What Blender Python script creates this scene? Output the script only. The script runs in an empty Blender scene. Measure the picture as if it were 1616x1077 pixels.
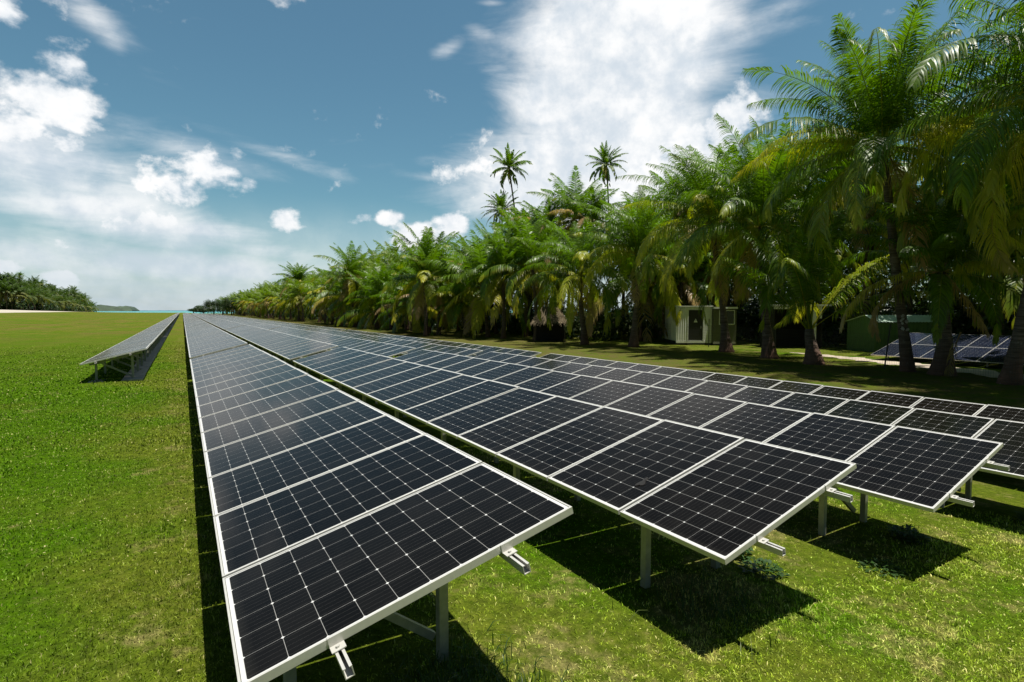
import bpy, bmesh, math, random
import numpy as np
from mathutils import Vector, Matrix
rnd = random.Random(7)
rng = np.random.default_rng(11)
sc = bpy.context.scene
COL = sc.collection
R = math.radians

# ------------------------------------------------------------------ camera
CAM_H = 2.13
PITCH, YAW, FPX = 0.05703510, 0.54642194, 853.9      # focal in px of a 1616 px wide frame
cam_d = bpy.data.cameras.new('camera')
cam_d.sensor_width = 36.0
cam_d.lens = 36.0 * FPX / 1616.0
cam_d.clip_start = 0.05
cam_d.clip_end = 30000
cam = bpy.data.objects.new('camera', cam_d)
COL.objects.link(cam)
cam.location = (0, 0, CAM_H)
cam.rotation_euler = (math.pi / 2 - PITCH, 0, -YAW)
sc.camera = cam
FWD = Vector((math.sin(YAW) * math.cos(PITCH), math.cos(YAW) * math.cos(PITCH), -math.sin(PITCH)))
RGT = Vector((math.cos(YAW), -math.sin(YAW), 0))
UPV = RGT.cross(FWD)
def sky_dir(x, y):
    return (FWD + RGT * ((x - 808) / FPX) - UPV * ((y - 538.5) / FPX)).normalized()

# ------------------------------------------------------------------ helpers
def link(o, parent=None, loc=None, rot=None):
    COL.objects.link(o)
    if parent is not None: o.parent = parent
    if loc is not None: o.location = loc
    if rot is not None: o.rotation_euler = rot
    return o
def tag(o, label=None, cat=None, group=None, kind=None):
    if label: o['label'] = label
    if cat: o['category'] = cat
    if group: o['group'] = group
    if kind: o['kind'] = kind
    return o
def thing(name, label, cat, loc, rotz=0, group=None):
    o = bpy.data.objects.new(name, None); o.empty_display_size = .2
    link(o, None, loc, (0, 0, rotz)); return tag(o, label, cat, group)
def copy_tree(o, parent=None):
    c = o.copy(); COL.objects.link(c); c.parent = parent
    for ch in list(o.children): copy_tree(ch, c)
    return c

class MB:
    """collects plain geometry into one mesh"""
    def __init__(s): s.v = []; s.f = []; s.m = []
    def add(s, vs, fs, mi=0):
        n = len(s.v); s.v += [tuple(v) for v in vs]
        s.f += [tuple(n + i for i in f) for f in fs]; s.m += [mi] * len(fs); return s
    def box(s, x0, x1, y0, y1, z0, z1, mi=0, M=None):
        vs = [Vector((x, y, z)) for z in (z0, z1) for y in (y0, y1) for x in (x0, x1)]
        if M is not None: vs = [M @ v for v in vs]
        return s.add(vs, [(0, 2, 3, 1), (4, 5, 7, 6), (0, 1, 5, 4), (2, 6, 7, 3), (0, 4, 6, 2), (1, 3, 7, 5)], mi)
    def bar(s, a, b, w, h, mi=0, side=(0, 1, 0)):
        a = Vector(a); b = Vector(b); d = (b - a).normalized(); sd = Vector(side)
        sd = (sd - d * sd.dot(d)).normalized(); up = d.cross(sd)
        vs = [p + sd * i * w / 2 + up * j * h / 2 for p in (a, b) for i, j in ((-1, -1), (1, -1), (1, 1), (-1, 1))]
        return s.add(vs, [(0, 1, 2, 3), (4, 7, 6, 5), (0, 4, 5, 1), (1, 5, 6, 2), (2, 6, 7, 3), (3, 7, 4, 0)], mi)
    def tube(s, pts, rad, n=8, mi=0, cap=True):
        base = len(s.v); k = len(pts)
        for i, p in enumerate(pts):
            p = Vector(p); q0 = Vector(pts[max(0, i - 1)]); q1 = Vector(pts[min(k - 1, i + 1)])
            d = (q1 - q0).normalized(); a = d.cross(Vector((0.13, 1, 0.07))).normalized(); b = d.cross(a)
            for j in range(n):
                t = 2 * math.pi * j / n
                s.v.append(tuple(p + (a * math.cos(t) + b * math.sin(t)) * rad[i]))
        for i in range(k - 1):
            for j in range(n):
                s.f.append((base + i * n + j, base + i * n + (j + 1) % n, base + (i + 1) * n + (j + 1) % n, base + (i + 1) * n + j)); s.m.append(mi)
        if cap:
            s.f.append(tuple(base + j for j in range(n))[::-1]); s.m.append(mi)
            s.f.append(tuple(base + (k - 1) * n + j for j in range(n))); s.m.append(mi)
        return s
    def mesh(s, name, mats, smooth=False):
        me = bpy.data.meshes.new(name); me.from_pydata(s.v, [], s.f)
        for m in (mats if isinstance(mats, (list, tuple)) else [mats]): me.materials.append(m)
        me.polygons.foreach_set('material_index', s.m)
        me.update()
        bm = bmesh.new(); bm.from_mesh(me); bmesh.ops.recalc_face_normals(bm, faces=bm.faces); bm.to_mesh(me); bm.free()
        if smooth: me.polygons.foreach_set('use_smooth', [True] * len(me.polygons))
        me.update(); return me
    def obj(s, name, mats, parent=None, loc=None, rot=None, smooth=False):
        return link(bpy.data.objects.new(name, s.mesh(name, mats, smooth)), parent, loc, rot)

def np_mesh(name, V, F, mat, attrs=None, smooth=False):
    """V (n,3), F list of (m,k) int arrays"""
    me = bpy.data.meshes.new(name)
    me.vertices.add(len(V)); me.vertices.foreach_set('co', np.asarray(V, np.float32).ravel())
    loops = np.concatenate([f.ravel() for f in F]); sizes = np.concatenate([np.full(len(f), f.shape[1]) for f in F])
    me.loops.add(len(loops)); me.loops.foreach_set('vertex_index', loops.astype(np.int32))
    me.polygons.add(len(sizes)); st = np.concatenate([[0], np.cumsum(sizes)[:-1]])
    me.polygons.foreach_set('loop_start', st.astype(np.int32))
    me.update(calc_edges=True)
    for k, a in (attrs or {}).items():
        at = me.attributes.new(k, 'FLOAT', 'POINT'); at.data.foreach_set('value', np.asarray(a, np.float32))
    me.materials.append(mat)
    if smooth: me.polygons.foreach_set('use_smooth', [True] * len(me.polygons))
    return me

# ------------------------------------------------------------------ node helper
class NT:
    def __init__(s, tree): s.t = tree; s.n = tree.nodes; s.l = tree.links
    def new(s, typ, **kw):
        nd = s.n.new(typ)
        for k, v in kw.items(): setattr(nd, k, v)
        return nd
    def set(s, sock, val):
        if val is None: return
        if isinstance(val, bpy.types.NodeSocket): s.l.new(val, sock)
        elif isinstance(val, bpy.types.Node): s.l.new(val.outputs[0], sock)
        else: sock.default_value = val
    def math(s, op, a, b=None, c=None, clamp=False):
        nd = s.new('ShaderNodeMath', operation=op, use_clamp=clamp)
        s.set(nd.inputs[0], a); s.set(nd.inputs[1], b); s.set(nd.inputs[2], c); return nd.outputs[0]
    def vmath(s, op, a, b=None):
        nd = s.new('ShaderNodeVectorMath', operation=op)
        s.set(nd.inputs[0], a); s.set(nd.inputs[1], b)
        return nd.outputs['Value'] if op in ('DOT_PRODUCT', 'LENGTH', 'DISTANCE') else nd.outputs[0]
    def noise(s, vec, scale, detail=4, rough=.55, dist=0.0, dim='3D'):
        nd = s.new('ShaderNodeTexNoise', noise_dimensions=dim); s.set(nd.inputs['Vector'], vec)
        nd.inputs['Scale'].default_value = scale; nd.inputs['Detail'].default_value = detail
        nd.inputs['Roughness'].default_value = rough; nd.inputs['Distortion'].default_value = dist
        return nd.outputs[0]
    def maprange(s, v, a, b, c=0.0, d=1.0, smooth=False):
        nd = s.new('ShaderNodeMapRange', interpolation_type='SMOOTHSTEP' if smooth else 'LINEAR')
        s.set(nd.inputs[0], v)
        for i, x in enumerate((a, b, c, d)): s.set(nd.inputs[i + 1], x)
        return nd.outputs[0]
    def mix(s, f, a, b, mode='MIX'):
        nd = s.new('ShaderNodeMix', data_type='RGBA', blend_type=mode)
        s.set(nd.inputs[0], f)
        for i, x in ((6, a), (7, b)):
            if isinstance(x, (tuple, list)) and len(x) == 3: x = (*x, 1)
            s.set(nd.inputs[i], x)
        return nd.outputs[2]
    def scalev(s, vec, sc3):
        return s.vmath('MULTIPLY', vec, sc3)
    def attr(s, name): return s.new('ShaderNodeAttribute', attribute_name=name).outputs['Fac']
    def bump(s, h, strength=.3, dist=.02):
        nd = s.new('ShaderNodeBump'); nd.inputs['Strength'].default_value = strength; nd.inputs['Distance'].default_value = dist
        s.set(nd.inputs['Height'], h); return nd.outputs[0]
def material(name):
    m = bpy.data.materials.new(name); m.use_nodes = True
    t = NT(m.node_tree); bs = m.node_tree.nodes['Principled BSDF']
    return m, t, bs
def simple(name, col, rough=.6, metal=0.0, var=.15, scale=6, bump=.0, coat=0):
    m, t, b = material(name)
    co = t.new('ShaderNodeTexCoord').outputs['Object']
    n = t.noise(co, scale, 6, .6)
    dark = tuple(c * (1 - var * 1.6) for c in col); lite = tuple(min(1, c * (1 + var)) for c in col)
    t.set(b.inputs['Base Color'], t.mix(t.maprange(n, .3, .7), dark, lite))
    b.inputs['Roughness'].default_value = rough; b.inputs['Metallic'].default_value = metal
    t.set(b.inputs['Roughness'], t.maprange(n, .2, .8, rough * .8, min(1, rough * 1.2)))
    if bump: t.set(b.inputs['Normal'], t.bump(t.noise(co, scale * 4, 5), bump, .01))
    return m

# ------------------------------------------------------------------ terrain
def ground_z(x, y):
    x = np.asarray(x, float); y = np.asarray(y, float)
    z = -0.0648 * np.clip(x - .14, 0, 12.4)
    z = z + 0.038 * np.clip(-8 - x, 0, 67) * (1 - .85 * np.clip((y - 330) / 220, 0, 1))
    z = z + .02 * np.sin(x * 1.7 + y * .6) * np.sin(y * 1.3 - x * .4)
    z = z - 5.0 * np.clip((y - 560) / 90, 0, 1)
    return z
def gz(x, y): return float(ground_z(x, y))

def ground_color(t):
    """lawn colour over world position, shared by soil sheet and blades"""
    pos = t.new('ShaderNodeNewGeometry').outputs['Position']
    sep = t.new('ShaderNodeSeparateXYZ'); t.set(sep.inputs[0], pos)
    X, Y = sep.outputs[0], sep.outputs[1]
    big = t.noise(pos, .35, 4, .6); mid = t.noise(pos, 1.6, 5, .65); sm = t.noise(pos, 9, 4, .7)
    streak = t.noise(t.scalev(pos, (1.2, .10, 1)), .5, 4, .6)
    lush = t.mix(t.maprange(sm, .35, .65), (.060, .155, .001), (.115, .245, .003))
    olive = t.mix(t.maprange(sm, .35, .65), (.12, .175, .010), (.21, .25, .025))
    dry = t.mix(t.maprange(mid, .35, .65), (.27, .21, .07), (.40, .34, .13))
    # lush on the open lawn's left, olive on its worn strip, dry patches east of the first row
    wl = t.math('ADD', t.maprange(X, -1.9, .0, 0, .5), t.math('MULTIPLY', t.math('SUBTRACT', big, .5), 2.0))
    wl = t.math('ADD', wl, t.maprange(X, 1.0, 3.0, 0, -.1))
    c = t.mix(t.maprange(wl, .0, .55, 0, 1, True), lush, olive)
    dr = t.math('ADD', t.math('MULTIPLY', t.math('SUBTRACT', mid, .5), 2.6), t.math('MULTIPLY', t.math('SUBTRACT', sm, .5), 1.6))
    dr = t.math('ADD', dr, t.maprange(X, .6, 1.6, -.25, .12))
    worn = t.maprange(t.noise(pos, .55, 3, .6), .52, .66, 0, .30); dr = t.math('ADD', dr, worn)
    nearrow = t.maprange(t.math('ABSOLUTE', t.math('SUBTRACT', X, -.15)), .1, .5, .35, 0)
    dr = t.math('ADD', dr, nearrow)
    c = t.mix(t.maprange(dr, .1, .75, 0, .8, True), c, dry)
    # paler mown grass farther out, faint mowing streaks
    far = t.maprange(Y, 18, 70, 0, 1)
    fc = t.mix(t.maprange(streak, .38, .62), (.16, .215, .014), (.29, .225, .06))
    fc = t.mix(t.maprange(big, .45, .62), fc, (.10, .21, .012))
    pn = t.noise(pos, .11, 7, .72)
    fc = t.mix(t.maprange(pn, .47, .62, 0, .9), fc, (.24, .165, .06))
    c = t.mix(t.math("MULTIPLY", far, .8), c, fc)
    return c, X, Y, pos, (big, mid, sm)

mg, t, b = material('ground_lawn')
c, X, Y, pos, (big, mid, sm) = ground_color(t)
fine = t.noise(pos, 55, 4, .7)
fine2 = t.noise(t.scalev(pos, (1, 1, .2)), 18, 5, .75)
c = t.mix(t.maprange(fine, .3, .7, .65, .05), c, (.035, .045, .008))
c = t.mix(t.maprange(t.noise(pos, 13, 3, .6), .36, .62, .45, 0), c, (.03, .042, .008))
c = t.mix(t.math('MULTIPLY', t.maprange(t.noise(pos, 2.2, 4, .7), .45, .3, 0, .4), t.maprange(Y, 12, 60)), c, (.06, .08, .012))
c = t.mix(t.maprange(t.math('MULTIPLY', fine2, fine), .30, .42, 0, .4), c, (.20, .19, .07))
# leaf litter under the palm grove and airstrip of bare coral sand, sandy track
lit = t.math('MULTIPLY', t.maprange(X, 15, 19), t.maprange(X, 31, 33, 1, 0))
litn = t.maprange(t.math('ADD', mid, t.math('MULTIPLY', sm, .4)), .55, .8)
c = t.mix(t.math('MULTIPLY', lit, t.math('ADD', t.math('MULTIPLY', litn, .55), .12)), c, (.095, .07, .035))
edge = t.math('MULTIPLY', t.math('SUBTRACT', big, .5), 5)
sand = t.math('MULTIPLY', t.maprange(t.math('ADD', X, edge), -43, -45), t.maprange(t.math('ADD', X, edge), -74, -76, 1, 0))
shore = t.maprange(Y, 548, 560)
c = t.mix(t.math('MAXIMUM', t.math('MULTIPLY', sand, .96), shore), c, t.mix(t.maprange(mid, .3, .7), (.42, .38, .31), (.56, .51, .43)))
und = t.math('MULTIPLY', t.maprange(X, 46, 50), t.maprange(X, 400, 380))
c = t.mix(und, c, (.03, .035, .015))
t.set(b.inputs['Base Color'], c)
b.inputs['Roughness'].default_value = 1; b.inputs['Specular IOR Level'].default_value = .0
t.set(b.inputs['Normal'], t.bump(t.math('ADD', t.math('MULTIPLY', fine, .6), fine2), .75, .05))

xs = np.unique(np.concatenate([np.linspace(-3000, -120, 14), np.linspace(-120, -10, 30), np.arange(-10, 20.1, .35), np.linspace(21, 80, 40), np.linspace(100, 3000, 14)]))
ys = np.unique(np.concatenate([np.linspace(-600, -10, 10), np.arange(-8, 26.1, .35), np.linspace(27, 100, 50), np.linspace(105, 700, 70)]))
gx, gy = np.meshgrid(xs, ys)
V = np.stack([gx.ravel(), gy.ravel(), ground_z(gx, gy).ravel()], 1)
nx, ny = len(xs), len(ys)
ii = (np.arange(ny - 1)[:, None] * nx + np.arange(nx - 1)[None]).ravel()
F = np.stack([ii, ii + 1, ii + nx + 1, ii + nx], 1)
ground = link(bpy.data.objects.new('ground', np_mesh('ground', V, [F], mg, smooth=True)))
tag(ground, 'grassy ground of the airfield lawn sloping gently under the solar rows', 'ground', kind='structure')

# sea and distant headland
ms, t, b = material('sea_water')
pos = t.new('ShaderNodeNewGeometry').outputs['Position']
sp = t.new('ShaderNodeSeparateXYZ'); t.set(sp.inputs[0], pos)
n = t.noise(t.scalev(pos, (.3, 1, 1)), .008, 5, .6)
c = t.mix(t.maprange(n, .4, .6), (.03, .27, .27), (.09, .42, .40))
c = t.mix(t.maprange(sp.outputs[1], 1500, 4200), c, (.02, .14, .20))
t.set(b.inputs['Base Color'], c); b.inputs['Roughness'].default_value = .35
t.set(b.inputs['Normal'], t.bump(t.noise(pos, .6, 4), .3, .1))
MB().add([(-9000, 400, -2.6), (9000, 400, -2.6), (9000, 14000, -2.6), (-9000, 14000, -2.6)], [(0, 1, 2, 3)]).obj('sea', ms)
tag(bpy.data.objects['sea'], 'turquoise lagoon water at the horizon', 'sea', kind='structure')
mh = simple('headland_scrub', (.055, .085, .05), .9, var=.35, scale=.02)
hm = MB(); N = 40
prof = lambda u: (min(1, u / .12) ** .6 if u < .12 else 1) * (min(1, (1 - u) / .10) ** .5 if u > .9 else 1)
pts = []
d0 = sky_dir(140, 489); d1 = sky_dir(208, 489)
for i in range(N + 1):
    u = i / N; d = d0.lerp(d1, u); q = Vector((d.x, d.y, 0)).normalized() * 3000
    h = 22 * prof(u) * (1 + .10 * math.sin(u * 9) + .05 * math.sin(u * 41)) * (1.15 - .3 * u)
    pts.append((q, h))
vs = []; fs = []
for q, h in pts:
    vs += [(q.x, q.y, -3), (q.x, q.y + 40, h * .75), (q.x, q.y + 120, h), (q.x, q.y + 400, h * .9), (q.x, q.y + 600, -3)]
for i in range(N):
    for j in range(4): fs.append((i * 5 + j, (i + 1) * 5 + j, (i + 1) * 5 + j + 1, i * 5 + j + 1))
hm.add(vs, fs).obj('hill', mh, smooth=True)
tag(bpy.data.objects['hill'], 'low wooded headland across the lagoon at the horizon', 'headland', kind='structure')

# ------------------------------------------------------------------ materials
m_alu = simple('anodised_aluminium', (.62, .605, .55), .38, .2, .04, 30)
m_galv = simple('galvanised_steel', (.42, .42, .33), .5, .35, .12, 18)
m_back = simple('white_backsheet', (.62, .62, .60), .6)
m_conc = simple('weathered_concrete', (.36, .33, .28), .9, 0, .25, 4, .3)
m_jbox = simple('black_plastic', (.02, .02, .02), .5)

def cell_material(name, cols, rows, W, H, pitch, tint=(.0054, .0041, .0030)):
    m, t, b = material(name)
    co = t.new('ShaderNodeTexCoord').outputs['Object']
    s = t.new('ShaderNodeSeparateXYZ'); t.set(s.inputs[0], co)
    mx, my = (W - cols * pitch) / 2, (H - rows * pitch) / 2
    u = t.math('DIVIDE', t.math('SUBTRACT', s.outputs[0], mx), pitch)
    v = t.math('DIVIDE', t.math('SUBTRACT', s.outputs[1], my), pitch)
    fu = t.math('FRACT', u); fv = t.math('FRACT', v)
    du = t.math('MULTIPLY', t.math('SUBTRACT', .5, t.math('ABSOLUTE', t.math('SUBTRACT', fu, .5))), pitch)
    dv = t.math('MULTIPLY', t.math('SUBTRACT', .5, t.math('ABSOLUTE', t.math('SUBTRACT', fv, .5))), pitch)
    gap = t.math('MAXIMUM', t.math('LESS_THAN', du, .0011), t.math('LESS_THAN', dv, .0008))
    dia = t.math('LESS_THAN', t.math('ADD', du, dv), .0085)
    out = t.math('MAXIMUM', t.math('MAXIMUM', t.math('LESS_THAN', u, 0), t.math('GREATER_THAN', u, cols)),
                 t.math('MAXIMUM', t.math('LESS_THAN', v, 0), t.math('GREATER_THAN', v, rows)))
    white = t.math('MAXIMUM', t.math('MAXIMUM', gap, dia), out)
    bus = t.math('LESS_THAN', t.math('ABSOLUTE', t.math('SUBTRACT', t.math('FRACT', t.math('MULTIPLY', fv, 5)), .5)), .0010 / pitch * 5 * .5)
    # small per-cell and per-panel shade differences
    cell = t.new('ShaderNodeCombineXYZ'); t.set(cell.inputs[0], t.math('FLOOR', u)); t.set(cell.inputs[1], t.math('FLOOR', v))
    oi = t.new('ShaderNodeObjectInfo').outputs['Random']; t.set(cell.inputs[2], t.math('MULTIPLY', oi, 57))
    wn = t.new('ShaderNodeTexWhiteNoise', noise_dimensions='3D'); t.set(wn.inputs[0], cell)
    k = t.math('MULTIPLY', t.maprange(wn.outputs[0], 0, 1, .75, 1.25), t.maprange(oi, 0, 1, .85, 1.2))
    base = t.new('ShaderNodeVectorMath', operation='SCALE'); t.set(base.inputs[0], t.mix(t.math('FRACT', t.math('MULTIPLY', oi, 7.3)), tint, (tint[0] * .9, tint[1] * 1.1, tint[2] * 1.35))); t.set(base.inputs['Scale'], k)
    c = t.mix(bus, base.outputs[0], (.050, .047, .044)); c = t.mix(gap, c, (.30, .295, .28)); c = t.mix(t.math('MAXIMUM', dia, out), c, (.62, .62, .60))
    fr = t.math('MINIMUM', t.math('MINIMUM', s.outputs[0], t.math('SUBTRACT', W, s.outputs[0])), t.math('MINIMUM', s.outputs[1], t.math('SUBTRACT', H, s.outputs[1])))
    c = t.mix(t.math('LESS_THAN', fr, .0135), c, (.16, .155, .14))
    # faint dust film: intrinsic, heavier along the low edge
    dn = t.noise(t.scalev(t.vmath('ADD', co, t.vmath('MULTIPLY', cell.outputs[0], (0, 0, 1))), (1, 1, 1)), 3.5, 6, .65)
    dust = t.math('ADD', t.maprange(dn, .4, .75, 0, .006), t.maprange(s.outputs[0], .0, .08, .03, 0))
    c = t.mix(dust, c, (.42, .40, .34))
    t.set(b.inputs['Base Color'], c)
    b.inputs['Roughness'].default_value = .55; b.inputs['Specular IOR Level'].default_value = .0
    b.inputs['Coat Weight'].default_value = .62; b.inputs['Coat IOR'].default_value = 1.22
    t.set(b.inputs['Coat Roughness'], t.maprange(dn, .3, .7, .09, .13))
    return m
m_cell = cell_material('solar_cells', 10, 6, 1.65, .992, .1587)

# ------------------------------------------------------------------ solar panels
PW, PH, PP = 1.65, .992, 1.012
def frame_mb(W, H, mb=None):
    mb = mb or MB()
    prof = [(.012, -.040), (0, -.040), (0, -.0008), (.0008, 0), (.0105, 0), (.0105, -.006)]
    n = len(prof); vs = []
    for a, z in prof: vs += [(a, a, z), (W - a, a, z), (W - a, H - a, z), (a, H - a, z)]
    fs = [(i * 4 + j, i * 4 + (j + 1) % 4, (i + 1) * 4 + (j + 1) % 4, (i + 1) * 4 + j) for i in range(n - 1) for j in range(4)]
    mb.add(vs, fs, 0); return mb
def glass_mb(W, H, mb=None, mi=0, mb2=1):
    mb = mb or MB()
    e = .0095
    mb.add([(e, e, -.0025), (W - e, e, -.0025), (W - e, H - e, -.0025), (e, H - e, -.0025)], [(0, 1, 2, 3)], mi)
    mb.add([(e, e, -.0085), (W - e, e, -.0085), (W - e, H - e, -.0085), (e, H - e, -.0085)], [(0, 3, 2, 1)], mb2)
    return mb
me_glass = glass_mb(PW, PH).mesh('solar_panel', [m_cell, m_back])
me_frame = frame_mb(PW, PH).mesh('panel_frame', m_alu)
me_jbox = MB().box(1.40, 1.50, .44, .55, -.030, -.0095).mesh('junction_box', m_jbox)
mb = glass_mb(PW, PH, None, 0, 1); k0 = len(mb.f); frame_mb(PW, PH, mb); mb.m[k0:] = [2] * (len(mb.m) - k0)
me_panel_far = mb.mesh('solar_panel', [m_cell, m_back, m_alu])

TILT = 0.24234
ct, st = math.cos(TILT), math.sin(TILT)
def slope(s, h=0):  # point on the table plane, s up the slope, h above the glass
    return Vector((s * ct - h * st, 0, s * st + h * ct))
def rail_mb(y0, y1, s):
    mb = MB(); w, hh, th = .038, .046, .0035
    top = -.0425
    M = Matrix.Rotation(-TILT, 4, 'Y')
    def bx(a, b, c, d): mb.box(a, b, y0, y1, c, d, 0, M)
    bx(s - w / 2, s + w / 2, top - hh, top - hh + th)
    bx(s - w / 2, s - w / 2 + th, top - hh + th, top); bx(s + w / 2 - th, s + w / 2, top - hh + th, top)
    bx(s - w / 2 + th, s - w / 2 + .012, top - th, top - .0003); bx(s + w / 2 - .012, s + w / 2 - th, top - th, top - .0003)
    return mb
def clamp_mb(s):
    mb = MB(); M = Matrix.Rotation(-TILT, 4, 'Y')
    mb.box(s - .030, s + .030, -.005, -.001, -.040, .004, 0, M)      # upright leg
    mb.box(s - .030, s + .030, -.0009, .009, .0005, .004, 0, M)      # lip over the frame
    mb.box(s - .030, s + .030, -.050, -.0052, -.040, -.0355, 0, M)    # foot on the rail
    c = [M @ Vector((s + .009 * math.cos(a), -.028 + .009 * math.sin(a), z)) for z in (-.0353, -.027) for a in [i * math.pi / 3 for i in range(6)]]
    mb.add(c, [(5, 4, 3, 2, 1, 0), (6, 7, 8, 9, 10, 11)] + [(i, (i + 1) % 6, 6 + (i + 1) % 6, 6 + i) for i in range(6)])
    return mb
S1, S2 = .37, 1.225
ROWS = [  # name, X of low edge, z of low edge, Y of near end
    ('first row beside the lawn strip', .1408, .686, 2.248),
    ('second row from the lawn strip', 2.966, .510, 2.213),
    ('third row from the lawn strip', 5.7665, .329, 2.127),
    ('fourth row from the lawn strip', 8.5255, .146, 2.025),
    ('fifth row next to the palms', 11.3045, -.041, 1.969)]
LEFT = ('separate row out on the lawn', -2.563, .590, 19.63)
def make_table(X, Z, Y0, n, detail, label, group, yo=.72):
    g0 = gz(X + .8, Y0)
    root = thing('solar_table', label, 'solar array', (X, Y0, g0), 0, group)
    zl = Z - g0
    for k in range(n):
        rx, ry = R(rnd.uniform(-.2, .2)), R(rnd.uniform(-.2, .2))
        p = link(bpy.data.objects.new('solar_panel', me_glass if detail >= 2 else me_panel_far), root, (0, k * PP, zl), (rx, -TILT + ry, 0))
        if detail >= 2:
            link(bpy.data.objects.new('panel_frame', me_frame), p)
            if k < 4: link(bpy.data.objects.new('junction_box', me_jbox), p)
    L = n * PP - .02
    for s in (S1, S2):
        rail_mb(-.17, L + .12, s).obj('mounting_rail', m_alu, root, (0, 0, zl))
        if detail >= 2: clamp_mb(s).obj('end_clamp', m_alu, root, (0, 0, zl))
    npair = max(2, round((L - 1.4) / 2.11) + 1)
    if detail >= 2:
        g = random.Random(int(X * 10)); pts = []
        for q_ in range(0, 16 * 6 + 1):
            yy = .15 + q_ * (L - .3) / 96; u_ = (q_ % 6) / 6
            a_ = slope(1.02) + Vector((0, yy, zl - .05 - .10 * math.sin(math.pi * u_) * (.6 + .8 * g.random() if q_ % 6 == 3 else 1)))
            pts.append(a_)
        MB().tube(pts, [.005] * len(pts), 5).obj('cable', m_jbox, root)
    rack = MB()
    for i in range(npair):
        y = yo + (L - yo - .7) * i / (npair - 1)
        gl = gz(X + .36, Y0 + y) - g0; gh = gz(X + 1.15, Y0 + y) - g0
        def pc(name, fn):
            if detail >= 1:
                q = MB(); fn(q); q.obj(name, m_galv, root)
            else: fn(rack)
        zb = zl - .125
        a = slope(.14) + Vector((0, y, zb)); c = slope(1.50) + Vector((0, y, zb))
        pc('support_beam', lambda q: q.bar(a, c, .045, .060))
        xl, xh = .30, 1.20
        pc('front_post', lambda q: q.box(xl - .03, xl + .03, y - .085, y - .027, gl - .3, zb + st / ct * xl - .01))
        pc('rear_post', lambda q: q.box(xh - .03, xh + .03, y - .085, y - .027, gh - .3, zb + st / ct * xh - .01))
        pc('brace', lambda q: q.bar((xl + .10, y + .045, zb + st / ct * (xl + .1) - .02), (xh - .02, y + .045, gh + .10), .04, .05))
    if detail < 1: rack.obj('support_rack', m_galv, root)
    return root
ORD = ['first', 'second', 'third', 'fourth', 'fifth', 'sixth', 'seventh', 'eighth', 'ninth']
for ri, (nm, X, Z, Y0) in enumerate(ROWS):
    y = Y0; i = 0
    while y < 292 and i < 9:
        n = 16 if i == 0 else 31
        det = 2 if i == 0 else (1 if i == 1 and ri < 2 else 0)
        if i == 0: lab = 'solar table of sixteen dark panels nearest in the %s' % nm
        elif i < 3: lab = '%s solar table from the near end, %s' % (ORD[i], nm)
        else: lab = 'far solar table beyond the third one, %s' % nm
        make_table(X, Z, y, n, det, lab, 'solar tables in the %s' % nm, [.86, 1.05, 1.2, 1.2, 1.0][ri] if i == 0 else .72)
        y += n * PP - .02 + (.68 if i == 0 else .72); i += 1
nm, X, Z, Y0 = LEFT
y = Y0
for i in range(9):
    lab = ('solar table with exposed posts and braces, nearest in the %s' % nm) if i == 0 else (
        '%s solar table from the near end, %s' % (ORD[i], nm) if i < 3 else 'far solar table beyond the third one, %s' % nm)
    make_table(X, Z, y, 31, 1 if i < 2 else 0, lab, 'solar tables in the %s' % nm)
    y += 31 * PP + .2
# footing strip of that row
mb = MB()
for k in range(40):
    y0 = LEFT[3] + .15 + k * 6.9
    mb.box(-1.62, -1.10, y0, y0 + 6.86, -.1, .045 + .006 * math.sin(k))
mb.obj('concrete_strip', m_conc)
tag(bpy.data.objects['concrete_strip'], 'grey concrete footing strip along the tall posts of the separate row on the lawn', 'concrete strip')
mb = MB(); mb.box(-2.42, -2.06, LEFT[3] + .1, LEFT[3] + .75, -.1, .03)
mb.obj('concrete_pad', m_conc); tag(bpy.data.objects['concrete_pad'], 'small concrete pad at the short post nearest on the separate lawn row', 'concrete pad')

# blotch on the glass of the second row's second panel
m_blot = simple('dried_leaf_dark', (.010, .009, .008), .9)
bl = []
for i in range(22):
    a = 2 * math.pi * i / 22
    r = .030 * (1 + .45 * math.sin(3 * a + 1) + .3 * rnd.random())
    bl.append((r * 2.1 * math.cos(a), r * .8 * math.sin(a)))
mb = MB(); X, Z, Y0 = ROWS[1][1:]
mb.add([(x, y, .004) for x, y in bl] + [(x, y, 0) for x, y in bl], [tuple(range(22))] + [(i, 22 + i, 22 + (i + 1) % 22, (i + 1) % 22) for i in range(22)])
p = Vector((X, Y0, Z)) + slope(.45) + Vector((0, PP + .17, .002))
o = mb.obj('fallen_leaf', m_blot, None, p, (0, -TILT, R(12)))
tag(o, 'small black shrivelled leaf stuck on a second row panel', 'leaf')

# ground solar array behind the fence
A2 = thing('solar_table', 'low ground solar array two panels deep behind the fence by the green shed', 'solar array', (34.6, 16.2, gz(34.6, 16.2)), 0)
m_cell2 = cell_material('solar_cells_blue', 12, 6, 2.46, 1.22, .2015, (.012, .016, .030))
mg2 = glass_mb(2.46, 1.22).mesh('solar_panel', [m_cell2, m_back]); mf2 = frame_mb(2.46, 1.22).mesh('panel_frame', m_alu)
for k in range(8):
    for j in range(2):
        p = link(bpy.data.objects.new('solar_panel', mg2), A2, (j * 2.48 * ct, -(k + 1) * 1.24, .33 + j * 2.48 * st), (0, -TILT, 0))
        link(bpy.data.objects.new('panel_frame', mf2), p)
for k in range(5):
    y = -.6 - k * 2.3
    for s, nm in ((.8, 'front_post'), (4.1, 'rear_post')):
        MB().box(s * ct - .03, s * ct + .03, y - .03, y + .03, -.2, .26 + s * st).obj(nm, m_galv, A2)
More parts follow.
